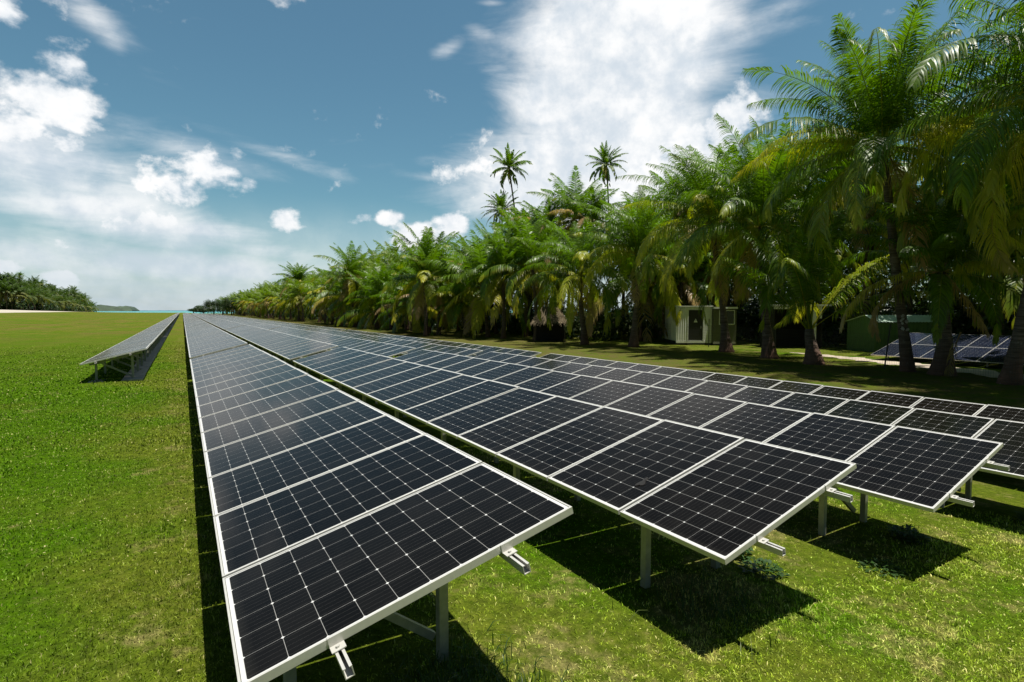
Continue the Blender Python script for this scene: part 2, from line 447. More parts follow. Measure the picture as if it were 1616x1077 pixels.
for s in (.8, 4.1): MB().box(s * ct - .03, s * ct + .03, -9.9, 0, .30 + s * st - .07, .30 + s * st - .02).obj('mounting_rail', m_galv, A2)

# ------------------------------------------------------------------ palms
def leaf_material(name, green, yellow, brown, trans=.35, gloss=.38):
    m, t, b = material(name)
    tn = t.attr('age'); vr = t.attr('vary')
    oi = t.new('ShaderNodeObjectInfo').outputs['Random']
    c = t.mix(t.maprange(vr, 0, 1), tuple(x * .62 for x in green), tuple(x * 1.35 for x in green))
    a = t.math('ADD', tn, t.math('MULTIPLY', t.math('SUBTRACT', oi, .5), .16))
    c = t.mix(t.maprange(a, .30, .62, 0, 1), c, yellow)
    c = t.mix(t.maprange(a, .66, .9, 0, 1), c, brown)
    t.set(b.inputs['Base Color'], c); b.inputs['Roughness'].default_value = gloss
    b.inputs['Specular IOR Level'].default_value = .45
    tr = t.new('ShaderNodeBsdfTranslucent')
    bright = t.new('ShaderNodeVectorMath', operation='MULTIPLY'); t.set(bright.inputs[0], c); bright.inputs[1].default_value = (1.9, 2.1, .5)
    t.set(tr.inputs[0], bright.outputs[0])
    mx = t.new('ShaderNodeMixShader'); mx.inputs[0].default_value = trans
    t.l.new(b.outputs[0], mx.inputs[1]); t.l.new(tr.outputs[0], mx.inputs[2])
    t.l.new(mx.outputs[0], m.node_tree.nodes['Material Output'].inputs[0])
    return m
m_frond = leaf_material('palm_frond', (.090, .165, .005), (.42, .40, .02), (.34, .24, .12), .36, .40)
m_frond_far = leaf_material('palm_frond_far', (.110, .175, .006), (.40, .36, .03), (.30, .21, .08), .3, .5)
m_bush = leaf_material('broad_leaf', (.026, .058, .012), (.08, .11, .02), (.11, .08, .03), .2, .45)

WIND = np.array([-.55, -.25, 0.0])
def crown_mesh(name, seed, nf=26, L=5.6, pairs=46, segs=2, top=80, low=-38, wid=.046, droop=1.0, yel=.5, dead=2, leaf=.95, mat=None, stalk=.12, bias=None):
    g = np.random.default_rng(seed)
    V = []; Q = []; T = []; age = []; var = []
    nv = 0
    for i in range(nf + dead):
        isdead = i >= nf
        u = (i + .5) / max(1, nf)
        az = i * 2.39996 + g.uniform(-.35, .35)
        if isdead: el = R(g.uniform(-75, -50)); az = g.uniform(0, 2 * math.pi); ag = g.uniform(.8, 1.0); Lf = L * g.uniform(.6, .85)
        else:
            el = R(top + (low - top) * u ** 1.5 + g.uniform(-9, 9)); ag = u * .35 + (g.uniform(.2, .55) * yel if (u > .55 and g.random() < .5) else 0)
            Lf = L * (1 - .28 * max(0, .25 - u) / .25) * g.uniform(.86, 1.08)
        n = 12; tt = np.linspace(0, 1, n + 1)
        dr = R(g.uniform(72, 112)) * droop * (1.1 - .62 * max(0, math.sin(el)) ** 2)
        if isdead: dr = R(15)
        els = el - dr * tt ** 1.5
        h = np.array([math.cos(az), math.sin(az), 0])
        side0 = np.array([-math.sin(az), math.cos(az), 0]); sway = g.uniform(-.12, .12)
        pts = [np.array([0, 0, 0.0])]; tg = []
        for k in range(n):
            d = h * math.cos(els[k]) + np.array([0, 0, 1]) * math.sin(els[k]) + side0 * sway * tt[k] + WIND * .34 * tt[k]
            d /= np.linalg.norm(d); tg.append(d); pts.append(pts[-1] + d * Lf / n)
        tg.append(tg[-1]); pts = np.array(pts) + h * .10; tg = np.array(tg)
        # rachis
        for k in range(n + 1):
            d = tg[k]; s = np.cross(d, [0, 0, 1.0]); s /= max(1e-6, np.linalg.norm(s)); up = np.cross(s, d)
            r = .030 * (1 - tt[k]) ** .8 + .005
            if k == 0: r = .06
            V += [pts[k] + s * r, pts[k] - s * r, pts[k] - up * r * 1.1]
            age += [min(1, .25 + ag)] * 3; var += [.9] * 3
        for k in range(n):
            a = nv + k * 3
            for j in range(3): Q.append((a + j, a + (j + 1) % 3, a + 3 + (j + 1) % 3, a + 3 + j))
        nv += 3 * (n + 1)
        roll = g.uniform(-.5, .5)
        P2 = int(pairs * (.7 if isdead else 1)); ph = g.random()
        gapc = g.uniform(.2, .9); gapw = g.uniform(0, .05)
        for k in range(P2):
            t = stalk + (1 - stalk) * (k + .5) / P2
            if abs(t - gapc) < gapw: continue
            f = t * n; k0 = min(n - 1, int(f)); fr = f - k0
            p = pts[k0] * (1 - fr) + pts[k0 + 1] * fr; d = tg[k0]
            s = np.cross(d, [0, 0, 1.0]); s /= max(1e-6, np.linalg.norm(s)); up = np.cross(s, d)
            s2 = s * math.cos(roll) + up * math.sin(roll); up2 = np.cross(s2, d)
            ll = leaf * (math.sin(math.pi * (.16 + .80 * ((t - stalk) / (1 - stalk)) ** .8)) ** .75) * L / 5.6
            fwd = .45 + .9 * t ** 2
            for sg in (-1, 1):
                lj = ll * g.uniform(.82, 1.1); 
                if isdead and g.random() < .25: continue
                dd = s2 * sg + d * fwd + up2 * g.uniform(.0, .3)
                dd += g.normal(0, .05, 3); dd /= np.linalg.norm(dd)
                w = wid * g.uniform(.8, 1.2)
                grav = (2.2 if isdead else 1.1 + 1.2 * min(1, u * 1.4)) * g.uniform(.7, 1.3)
                c = [p]; cd = dd.copy(); m = segs + 0
                for q in range(m):
                    cd = cd + (np.array([0, 0, -1.0]) * grav + WIND * .35) * (1.0 / m) * (.5 + q) * .8
                    cd /= np.linalg.norm(cd); c.append(c[-1] + cd * lj / m)
                nrm = np.cross(dd, d); nrm /= max(1e-6, np.linalg.norm(nrm))
                wv = np.cross(nrm, dd) + g.normal(0, .18, 3); wv /= np.linalg.norm(wv)
                va = g.random()
                b0 = nv
                V += [c[0] + wv * w * .3, c[0] - wv * w * .3]
                for q in range(1, m): 
                    ww = w * .5 * (1.0 if q < m * .6 else .7)
                    V += [c[q] + wv * ww, c[q] - wv * ww]
                V += [c[m]]
                for q in range(m - 1): Q.append((b0 + 2 * q, b0 + 2 * q + 1, b0 + 2 * q + 3, b0 + 2 * q + 2))
                T.append((b0 + 2 * m - 2, b0 + 2 * m - 1, b0 + 2 * m))
                cnt = 2 * m + 1; nv += cnt
                tipy = ag + (.12 if t > .85 else 0)
                age += [tipy] * (cnt - 1) + [min(1, tipy + .18)]; var += [va] * cnt
    return np_mesh(name, np.array(V), [np.array(Q), np.array(T)], mat or m_frond, {'age': age, 'vary': var})

m_trunk, t, b = material('palm_bark')
co = t.new('ShaderNodeTexCoord').outputs['Object']
s = t.new('ShaderNodeSeparateXYZ'); t.set(s.inputs[0], co)
n1 = t.noise(co, 3, 5, .6); ring = t.noise(t.scalev(co, (1.5, 1.5, 16)), 1.0, 4, .6)
c = t.mix(t.maprange(ring, .35, .65), (.055, .042, .032), (.17, .14, .11))
c = t.mix(t.maprange(s.outputs[2], .2, 1.6, .7, 0), c, (.15, .065, .035))
c = t.mix(t.maprange(n1, .62, .7, 0, .5), c, (.30, .30, .27))
t.set(b.inputs['Base Color'], c); b.inputs['Roughness'].default_value = .95
t.set(b.inputs['Normal'], t.bump(ring, .9, .04))
def trunk_mesh(name, H, lean=(0, 0), r0=.34, r1=.15, seed=0, n=10, bulge=1.0, mat=None):
    g = random.Random(seed); k = max(6, int(H * 2.2)); pts = []; rad = []
    for i in range(k + 1):
        u = i / k
        cx = lean[0] * u ** 1.35 + .10 * math.sin(u * 5 + seed); cy = lean[1] * u ** 1.35 + .08 * math.sin(u * 4 + seed * 2)
        pts.append((cx - .10 * math.sin(seed), cy - .08 * math.sin(seed * 2), u * (H + .3) - .3))
        hh = u * H
        r = r1 + .05 * (1 - u) + (r0 - r1) * math.exp(-hh / (.75 * bulge)); r *= g.uniform(.94, 1.06)
        rad.append(r)
    me = MB().tube(pts, rad, n).mesh(name, mat or m_trunk, True)
    return me, pts[-1]
m_nut = simple('coconut_husk', (.10, .11, .03), .55, 0, .4, 3)
me_nut = None
def nut_mesh():
    global me_nut
    if me_nut is None:
        bm = bmesh.new(); bmesh.ops.create_icosphere(bm, subdivisions=2, radius=.125)
        for v in bm.verts: v.co.z *= 1.2; v.co *= 1 + .05 * math.sin(3 * math.atan2(v.co.y, v.co.x))
        me_nut = bpy.data.meshes.new('coconut'); bm.to_mesh(me_nut); bm.free(); me_nut.materials.append(m_nut)
        me_nut.polygons.foreach_set('use_smooth', [True] * len(me_nut.polygons))
    return me_nut
def palm(x, y, H, label, crown, lean=(0, 0), r0=.36, r1=.15, seed=0, group=None, rot=0, scale=1, bulge=1.0, nuts=0, name='coconut_palm', z=None):
    root = thing(name, label, 'palm tree', (x, y, gz(x, y) if z is None else z), 0, group)
    me, top = trunk_mesh('trunk', H, lean, r0, r1, seed, bulge=bulge)
    link(bpy.data.objects.new('trunk', me), root)
    c = link(bpy.data.objects.new('crown', crown), root, top, (random.Random(seed).uniform(-.14, .14), random.Random(seed + 9).uniform(-.14, .14), rot)); c.scale = (scale,) * 3
    g = random.Random(seed)
    for i in range(nuts):
        a = g.uniform(0, 6.28)
        link(bpy.data.objects.new('coconut', nut_mesh()), root, (top[0] + .33 * math.cos(a), top[1] + .33 * math.sin(a), top[2] - g.uniform(.15, .6)), (g.uniform(-.4, .4), g.uniform(-.4, .4), 0))
    return root

# the palms standing along the fence, each with a crown of its own
NEAR = [
 # x, y, H, lean, r0, crown kwargs, label, nuts
 (29.7, 12.2, 10.6, (-1.5, .9), .36, dict(seed=3, nf=44, L=7.6, pairs=96, segs=3, top=82, low=-30, yel=.9, leaf=1.15), 'tall leaning coconut palm with a pale blotch low on its dark slender trunk', 7),
 (29.5, 10.8, 4.7, (.1, .1), .62, dict(seed=5, nf=30, L=5.4, pairs=88, segs=3, top=76, low=-22, yel=1.3, leaf=1.0, dead=1), 'stout low coconut palm with yellowish lower fronds hanging beside the blotched trunk', 0),
 (28.0, 8.0, 10.2, (3.0, -.8), .42, dict(seed=8, nf=44, L=7.4, pairs=96, segs=3, top=80, low=-45, leaf=1.15), 'big coconut palm leaning out of the picture at its right edge', 3),
 (26.4, 5.2, 10.6, (-.6, .4), .4, dict(seed=41, nf=42, L=7.6, pairs=96, segs=3, top=84, low=-40, yel=1.0, leaf=1.15), 'coconut palm whose long fronds hang in from the top right corner', 0),
 (29.4, 16.6, 1.9, (.2, .3), .62, dict(seed=12, nf=17, L=7.4, pairs=84, segs=3, top=86, low=36, dead=0, leaf=1.05, stalk=.24, droop=.8), 'young coconut palm with bare frond stalks forking just above its swollen red brown base', 0),
 (30.6, 20.0, 8.0, (-.5, .4), .66, dict(seed=15, nf=42, L=7.2, pairs=88, segs=3, top=84, low=-38, leaf=1.05), 'thick trunked coconut palm standing before the dark white framed doorway', 4),
 (32.6, 24.6, 8.8, (-1.5, .3), .62, dict(seed=19, nf=40, L=7.2, pairs=84, segs=3, top=84, low=-22, dead=1, leaf=1.05), 'coconut palm with a pinkish peeling base right in front of the white equipment shelter', 3),
 (30.8, 31.9, 7.4, (.3, .2), .5, dict(seed=23, nf=38, L=6.8, pairs=80, segs=3, top=84, low=-18, dead=1, leaf=1.0), 'coconut palm whose trunk rises just to the left of the white equipment shelter', 2),
 (29.3, 36.2, 5.9, (-.8, -.4), .42, dict(seed=27, nf=36, L=6.6, pairs=78, segs=3, top=84, low=-40, leaf=1.0), 'coconut palm leaning left beside the thatched hut', 0),
]
for x, y, H, lean, r0, kw, lab, nuts in NEAR:
    palm(x, y, H, lab, crown_mesh('crown', mat=m_frond, wid=.050, **kw), lean, r0, .17, kw['seed'], None, 0, 1, 1.25, nuts)
root = bpy.data.objects['coconut_palm']
# pale lichen blotch on the leaning trunk
m_lich = simple('pale_lichen', (.42, .42, .38), .95, 0, .3, 12)
g = random.Random(4); bl = MB()
for i in range(9):
    a0 = R(212) + g.uniform(-.55, .55); zz = 2.35 + g.uniform(-.38, .38); rr = g.uniform(.05, .11)
    u = zz / 10.9; cx = -1.5 * u ** 1.35 + .10 * math.sin(u * 5 + 3) - .10 * math.sin(3); cy = .9 * u ** 1.35 + .08 * math.sin(u * 4 + 6) - .08 * math.sin(6)
    R0 = .17 + .05 * (1 - u) + .19 * math.exp(-zz / .94) + .022
    ring = []
    for k in range(9):
        aa = 2 * math.pi * k / 9; q = rr * g.uniform(.7, 1.2)
        th = a0 + q * math.cos(aa) / R0
        ring.append((cx + R0 * math.cos(th), cy + R0 * math.sin(th), zz + q * math.sin(aa)))
    bl.add(ring, [tuple(range(9))])
bl.obj('lichen_patch', m_lich, root)

# crowns shared by the rest of the grove
MID = [crown_mesh('crown', 100 + i, nf=[27, 30, 24, 32, 22, 28, 25, 30][i], L=[6.2, 5.6, 6.8, 6.0, 6.6, 5.2, 7.0, 6.2][i], pairs=70, segs=2, top=[84, 74, 86, 80, 88, 78, 82, 84][i], low=[-32, -20, -40, -28, -10, -45, -25, -35][i],
                  wid=.082, leaf=1.12, yel=[.7, 1.7, .5, 1.4, .3, 1.9, .9, 1.2][i], dead=[2, 1, 3, 1, 0, 3, 2, 1][i], mat=m_frond) for i in range(8)]
m_frond_wood = leaf_material('palm_frond_wood', (.045, .085, .008), (.17, .17, .02), (.2, .15, .07), .25, .6)
WOOD = [crown_mesh('crown', 400 + i, nf=20, L=6.4, pairs=26, segs=2, top=84, low=-35, wid=.19, leaf=1.25, yel=.4, dead=1, mat=m_frond_wood) for i in range(3)]
FAR = [crown_mesh('crown', 200 + i, nf=[19, 16, 21, 18, 20][i], L=[6.2, 6.8, 5.6, 6.4, 7.0][i], pairs=30, segs=2, top=[82, 86, 74, 88, 80][i], low=[-36, -15, -30, -42, -25][i], wid=.17, leaf=1.25, yel=[.5, 1.6, 1.0, 1.9, .7][i], dead=1, mat=m_frond_far) for i in range(5)]
TALLC = [crown_mesh('crown', 300 + i, nf=30, L=3.8, pairs=56, segs=2, top=80, low=-45, wid=.075, droop=.75, yel=.3, dead=2, mat=m_frond) for i in range(3)]

def at_px(px, y_or_d, d):
    """ground point seen at picture column px at distance d along the view"""
    tn = (px - 808) / FPX
    return (d * (math.sin(YAW) + tn * math.cos(YAW)), d * (math.cos(YAW) - tn * math.sin(YAW)))
for px, cy, d, H, lean, seed, lab in [
    (812, 264, 86, 25.2, (-2.6, 1.5), 2, 'tall thin palm whose trunk leans left, high above the grove'),
    (946, 262, 86, 25.6, (-1.2, .6), 1, 'tall thin palm with a brown hanging skirt, alone against the bright cloud'),
    (768, 330, 84, 18.2, (.3, 0), 5, 'small dark star shaped palm just left of the leaning tall palm')]:
    x, y = at_px(px + 22, 0, d)
    palm(x, y, H, lab, TALLC[seed % 3], lean, .26, .11, seed, None, seed, 1, 1)
for px, d, H, seed, lab in [
    (862, 66, 12.4, 31, 'dark palm with an upright shaggy crown rising under the two tall thin palms'),
    (672, 62, 6.7, 32, 'palm with a dark spiky top standing proud of the yellow green front of the grove'),
    (472, 150, 10.8, 33, 'lone dark crowned palm standing above the lower far end of the grove')]:
    x, y = at_px(px, 0, d)
    palm(x, y, H, lab, MID[seed % 6], (0, 0), .4, .16, seed, None, 0, 1.0 if d < 100 else 1.15)

# the grove: front rank, then ranks behind it
glab = 'lush coconut palm crowded into the long green grove beyond the solar rows'
ggrp = 'coconut palms of the long grove'
def grove(x, y, H, far, sc_=1.0):
    cr = FAR[rnd.randrange(5)] if far else MID[rnd.randrange(8)]
    palm(x, y, H, glab, cr, (rnd.uniform(-.8, .5), rnd.uniform(-.5, .5)), rnd.uniform(.34, .5), .15, rnd.randrange(1000), ggrp, rnd.uniform(-1.2, 1.2), sc_ * rnd.uniform(.78, 1.15))
y = 44.5; k = 0
while y < 470:
    d = y * .854 + 14
    step = 4.0 if y < 120 else (7 if y < 250 else 11)
    H = (5.4 if y < 62 else 3.6) + rnd.uniform(-1.6, 1.8) + 2.6 * min(1, max(0, y - 70) / 120)
    grove(27.5 + rnd.uniform(-1.5, 1.8) + (2 if 38 < y < 46 else 0), y, H, y > 110, 1.0)
    if y > 46: grove(33 + rnd.uniform(-1.5, 2), y + step * .5, H + rnd.uniform(.2, 4.2), y > 90)
    if y < 330: grove(40 + rnd.uniform(-2, 2), y + rnd.uniform(0, 3), H + rnd.uniform(2.2, 6.6), y > 80)
    y += step * rnd.uniform(.85, 1.15)
for px, d, H in [(838, 74, 9.4), (900, 68, 8.2), (985, 62, 9.8), (1030, 58, 10.0), (1072, 54, 12.2), (1112, 54, 12.6), (1160, 57, 15.0), (560, 95, 9.0), (735, 72, 8.6), (1250, 56, 15.5), (1320, 55, 15.5)]:
    x, y = at_px(px, 0, d); grove(x, y, H, False, 1.0)
# behind the buildings
for x, y, H in [(33.5, 6.8, 11.5), (46, 17, 13), (47, 22.5, 13), (50, 12, 14), (45, 28.5, 12.5), (52, 27, 14), (43, 35.5, 11.5), (49, 41, 13), (47, 14, 8.5), (49, 20, 9), (46.5, 26, 7.6), (44, 33, 7.0), (48, 31, 9), (42, 37.5, 6.4), (37.5, 38, 5.5), (52, 9, 9), (53, 17, 10.5), (54, 25, 10), (50, 38, 9),
                (44.5, 11.0, 6.5), (47, 5, 8.5), (41, 4.0, 7), (56, 12, 9), (55, 33, 10), (38.5, 33.8, 5.5), (45, 43, 8), (50, 47, 9), (35.5, 5.0, 7.5)]:
    grove(x, y, H, False, 1.12)

# dark leafy trees closing the grove's far end
def leaf_cloud(name, blobs, n, size, seed, mat):
    g = np.random.default_rng(seed); C = []; 
    w = np.array([b[3] * b[4] * b[5] for b in blobs]) ** .66; w /= w.sum()
    ch = g.choice(len(blobs), n, p=w); B = np.array(blobs)[ch]
    d = g.normal(size=(n, 3)); d /= np.linalg.norm(d, axis=1)[:, None]
    rr = g.random(n) ** .45
    P = B[:, :3] + d * rr[:, None] * B[:, 3:6] * (1 + .15 * g.normal(size=(n, 1)))
    a = g.normal(size=(n, 3)); a /= np.linalg.norm(a, axis=1)[:, None]; nrm = d + .6 * a; nrm[:, 2] += .5
    u = np.cross(nrm, a); u /= np.linalg.norm(u, axis=1)[:, None]; v = np.cross(nrm, u); v /= np.linalg.norm(v, axis=1)[:, None]
    s = size * g.uniform(.6, 1.3, (n, 1))
    V = np.stack([P - u * s, P - v * s * .38, P + u * s, P + v * s * .38], 1).reshape(-1, 3)
    F = np.arange(n * 4).reshape(n, 4)
    va = np.repeat(g.random(n), 4); ag = np.repeat(g.random(n) ** 3 * .7, 4)
    return np_mesh(name, V, [F], mat, {'age': ag, 'vary': va})
for i, (px, d, h) in enumerate([(322, 330, 6), (338, 320, 9.5), (352, 330, 11.5), (366, 300, 11.5), (384, 290, 12.5), (403, 270, 12.5), (306, 400, 4)]):
    x, y = at_px(px, 0, d)
    root = thing('leafy_tree', 'dark rounded broadleaf tree at the far low end of the grove', 'tree', (x, y, gz(x, y)), 0, 'dark trees at the far end of the grove')
    g = random.Random(i); bl = [(g.uniform(-3, 3), g.uniform(-3, 3), h * g.uniform(.3, .78), g.uniform(2, 3.6), g.uniform(2, 3.6), h * .24) for _ in range(9)]
    link(bpy.data.objects.new('crown', leaf_cloud('crown', bl, 3200, .38, i, m_bush)), root)
    q = MB().tube([(0, 0, -.3), (.1, 0, h * .3), (0, .2, h * .6)], [.4, .3, .15], 8)
    for a in range(3): q.tube([(.05, 0, h * .3), (1.6 * math.cos(a * 2.1), 1.6 * math.sin(a * 2.1), h * .62)], [.16, .06], 6)
    q.obj('trunk', m_trunk, root, smooth=True)

# undergrowth that fills the grove behind the trunks
bl = []
g = random.Random(9)
yy = 2.0
while yy < 470:
    if yy > 50: x0 = 33.5
    else: x0 = 52
    for k in range(3):
        x = x0 + g.uniform(0, 9); hz = g.uniform(1.6, 4.6)
        bl.append((x, yy + g.uniform(-2, 2), gz(x, yy) + hz * .5, g.uniform(1.6, 3.2), g.uniform(1.6, 3.2), hz * g.uniform(.6, 1.0)))
    yy += 2.4 if yy < 130 else 5
for x in np.arange(20, 62, 2.2):      # behind the hut and between buildings
    if x > 50: bl.append((x, g.uniform(-2, 4), .8, 3, 3, 3.2))
for yy in np.arange(-4, 60, 1.8):
    bl.append((55.5 + g.uniform(-2, 2), yy, 1.4, 2.2, 2.2, 3.0)); bl.append((64, yy, 8.0, 3, 3, 3.5))
    bl.append((60 + g.uniform(-3, 3), yy, 2.0, 3, 3, 4.5)); bl.append((58 + g.uniform(-3, 3), yy + 1, 5.0, 3, 3, 3.5))
for (x, y) in [(36.5, 45), (38, 41), (33.5, 46), (41, 46), (44, 38), (46.5, 34), (48, 30), (49, 26), (48.5, 22), (49, 18), (48.5, 14), (48, 10), (40.5, 37.5), (47, 6), (42, 42), (45.5, 29.5), (46, 24.5)]:
    bl.append((x, y, gz(x, y) + 1.2, 2.3, 2.3, 2.6))
for (x, y, hh) in [(35, 40, 2.2), (37, 43, 2.6), (34.5, 47.5, 2.4), (36.5, 51, 2.8), (40, 47.5, 3), (43.5, 50, 3.2), (39.5, 55, 3), (46, 55, 3.5), (50, 50, 3.5), (54, 44, 3.5), (56, 38, 3.5), (44, 60, 3.5), (33.5, 43.5, 1.8), (55, 52, 4), (50, 60, 4)]:
    bl.append((x, y, gz(x, y) + hh * .8, 2.4, 2.4, hh))
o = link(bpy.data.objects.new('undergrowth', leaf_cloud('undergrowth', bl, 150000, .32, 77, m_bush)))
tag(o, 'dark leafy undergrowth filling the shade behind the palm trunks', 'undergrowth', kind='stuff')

# the wood across the airstrip
lw = 'palm of the low wood along the far side of the pale airstrip'
for i in range(78):
    px = -30 + 176 * (i / 77) + rnd.uniform(-4, 4)
    u = min(1, max(0, px / 148)); rank = i % 3
    top = 434 + 36 * u ** 1.5 if px < 118 else 452 + 24 * (px - 118) / 30
    top += rnd.uniform(-3, 5) + (2 - rank) * 7
    d = 292 + 180 * u ** 2 + rank * 14
    x, y = at_px(px, 0, d)
    z0 = gz(x, y)
    htop = (489.7 - top) / FPX * d + 2.13 - z0
    palm(x, y, max(2.0, htop - 4.6), lw, WOOD[rnd.randrange(3)], (rnd.uniform(-.6, .6), 0), .4, .18, i, 'palms of the wood beyond the airstrip', rnd.uniform(-.5, .5), rnd.uniform(.95, 1.25), name='coconut_palm')
x, y = at_px(33, 0, 320)
palm(x, y, 23.2 - gz(x, y) - .8, 'lone tall palm standing above the wood across the airstrip', TALLC[1], (.6, 0), .3, .14, 3, None, 0, .75)
bl = []
for i in range(80):
    px = -25 + 172 * i / 79; u = min(1, max(0, px / 148)); d = 290 + 180 * u ** 2
    x, y = at_px(px, 0, d + rnd.uniform(0, 25)); h = (9.5 - 4.5 * u) * rnd.uniform(.6, 1.1)
    bl.append((x, y, gz(x, y) + h * .42, 4, 4, h * .55))
o = link(bpy.data.objects.new('shrubbery', leaf_cloud('shrubbery', bl, 16000, .8, 5, m_bush)))
tag(o, 'dark scrub at the foot of the wood across the airstrip', 'scrub', kind='stuff')

# ------------------------------------------------------------------ buildings behind the fence
m_white = simple('painted_panel_cream', (.82, .81, .74), .6, 0, .08, 3)
m_dark = simple('dark_door_paint', (.016, .014, .012), .55)
m_green = simple('green_sheet_metal', (.075, .15, .045), .55, 0, .15, 2)
m_groof = simple('pale_green_roof_sheet', (.62, .78, .64), .45, .1, .08, 2)
m_glassd, t, b = material('dark_window_glass'); b.inputs['Base Color'].default_value = (.02, .025, .022, 1); b.inputs['Roughness'].default_value = .15
m_sign = simple('white_sign_paint', (.75, .74, .70), .6, 0, .02)
ANG = math.atan2(-.60, .80)
def corr(mb, L, H, th, x0=0, z0=0, y0=0, step=.09):
    """corrugated sheet standing on its edge along local x, face at y0 looking to -y"""
    n = int(L / step); vs = []
    for i in range(n + 1):
        y = y0 - (th if i % 2 else 0)
        vs += [(x0 + i * L / n, y, z0), (x0 + i * L / n, y, z0 + H)]
    mb.add(vs, [(2 * i, 2 * i + 2, 2 * i + 3, 2 * i + 1) for i in range(n)]); return mb
# white equipment shelter: local x runs to the picture's right, y away from the camera
x0, y0 = at_px(1067, 0, 45.6)
sh = thing('equipment_shelter', 'cream white equipment shelter with a dark door and a small warning triangle', 'shelter', (x0, y0, gz(x0, y0)), ANG + R(3))
q = MB(); q.box(0, .95, 0, 4, .35, 3.22); q.box(2.25, 2.95, 0, 4, .35, 3.22); q.box(.95, 2.25, .06, 4, .35, 3.22)
q.box(.95, 2.25, 0, .058, 2.98, 3.22); q.box(0, 2.95, -.04, -.003, .18, .345)
for xx in (.0, .93, 2.23, 2.86): q.box(xx, xx + .09, -.035, -.002, .35, 3.22)
corr(q, .82, 2.8, .03, .1, .37, -.004)
q.obj('wall', m_white, sh)
MB().box(-.06, 3.0, -.08, 4.1, 3.222, 3.32).obj('roof', m_white, sh)
dr_ = MB().box(1.04, 2.20, .02, .058, .42, 2.95).obj('door', m_dark, sh)
MB().box(2.04, 2.09, -.02, .018, 1.4, 1.6).obj('handle', m_galv, dr_)
q = MB(); q.add([(1.46, .012, 1.92), (1.78, .012, 1.92), (1.62, .012, 2.24)], [(0, 1, 2)])
wsn = q.obj('warning_sign', m_sign, dr_)
q = MB(); q.add([(1.625, .009, 2.16), (1.585, .009, 2.06), (1.62, .009, 2.06), (1.60, .009, 1.96), (1.655, .009, 2.085), (1.62, .009, 2.085)], [(0, 1, 2, 5), (2, 3, 4, 5)]); q.obj('bolt_symbol', m_dark, dr_)
for xx in (.05, 1.05, 2.05, 2.65):
    MB().box(xx, xx + .35, .1, 3.9, -.1, .34).obj('foot', m_dark, sh)
x1, y1 = at_px(1126, 0, 45.0)
sb = thing('equipment_kiosk', 'olive cabin with a window and pale eaves adjoining the white shelter behind a palm trunk', 'cabin', (x1, y1, gz(x1, y1)), ANG)
m_olive = simple('olive_sheet', (.115, .115, .065), .7, 0, .12, 3)
q = MB(); q.box(0, 1.85, .05, 3.4, .2, 1.75); q.box(0, .45, .05, 3.4, 1.752, 3.05); q.box(1.7, 1.85, .05, 3.4, 1.752, 3.05); q.box(.452, 1.698, .09, 3.4, 1.752, 3.05)
q.obj('wall', m_olive, sb)
MB().box(.0, 1.9, -.1, 3.5, 3.05, 3.2).obj('roof', m_white, sb)
w = MB().box(.47, 1.68, .06, .088, 1.80, 2.88).obj('window', m_glassd, sb)
q = MB(); q.box(.455, 1.695, .03, .058, 1.74, 1.80); q.box(.455, 1.695, .03, .058, 2.88, 2.94); q.box(.455, .50, .03, .058, 1.801, 2.879); q.box(1.65, 1.695, .03, .058, 1.801, 2.879)
q.obj('frame', m_white, w)
MB().box(0, 1.85, 0, .049, .12, .30).obj('base_rail', m_conc, sb)
# open fronted store with a pale frame
x2, y2 = at_px(1222, 0, 41.5)
st_ = thing('storage_shelter', 'open fronted dark store with a pale door frame and right hand post', 'shelter', (x2, y2, gz(x2, y2)), ANG - R(2))
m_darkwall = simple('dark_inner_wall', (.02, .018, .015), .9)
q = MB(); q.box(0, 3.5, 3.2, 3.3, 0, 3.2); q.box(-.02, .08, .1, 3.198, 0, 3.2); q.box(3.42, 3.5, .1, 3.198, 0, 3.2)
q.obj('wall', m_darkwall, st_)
MB().box(-.1, 4.05, -.1, 3.4, 3.22, 3.36).obj('roof', m_white, st_)
q = MB(); q.box(2.72, 3.02, -.02, .09, 0, 3.0); q.box(-.05, 3.4, -.02, .09, 3.001, 3.215); q.box(3.25, 3.4, -.02, .09, 2.3, 3.0)
q.obj('door_frame', m_white, st_)
# green shed, gable end to the left
x3, y3 = at_px(1381, 0, 37.6)
gs = thing('green_shed', 'green sheet metal shed with a pale green ribbed roof', 'shed', (x3, y3, gz(x3, y3)), math.atan2(-.6, .8))
LW, DW, HW, HR, RB = 4.6, 2.3, 2.12, 2.55, .32
# gable end leans back to the left: shear by giving it its own direction
gd = Vector((-.86, 2.45, 0)).normalized() * DW
def P_(a, b_, z): return (a + gd.x * b_, gd.y * b_, z)
q = MB(); n = 40
for (s0, s1, e0, e1) in [(0, 1, 0, 0), (0, 1, 1, 1)]:
    vs = []
    for i in range(n + 1):
        u = i / n; off = (-.02 if i % 2 else 0)
        vs += [(LW * u + gd.x * e0, gd.y * e0 + off, 0), (LW * u + gd.x * e0, gd.y * e0 + off, HW)]
    q.add(vs, [(2 * i, 2 * i + 2, 2 * i + 3, 2 * i + 1) for i in range(n)])
for a in (0, LW):
    vs = []; n2 = 28
    for i in range(n2 + 1):
        u = i / n2; off = .02 if i % 2 else 0; hz = HW + (HR - HW) * (u / RB if u < RB else (1 - u) / (1 - RB))
        vs += [(a - off + gd.x * u, gd.y * u, 0), (a - off + gd.x * u, gd.y * u, hz)]
    q.add(vs, [(2 * i, 2 * i + 2, 2 * i + 3, 2 * i + 1) for i in range(n2)])
q.obj('wall', m_green, gs)
q = MB(); n = 23
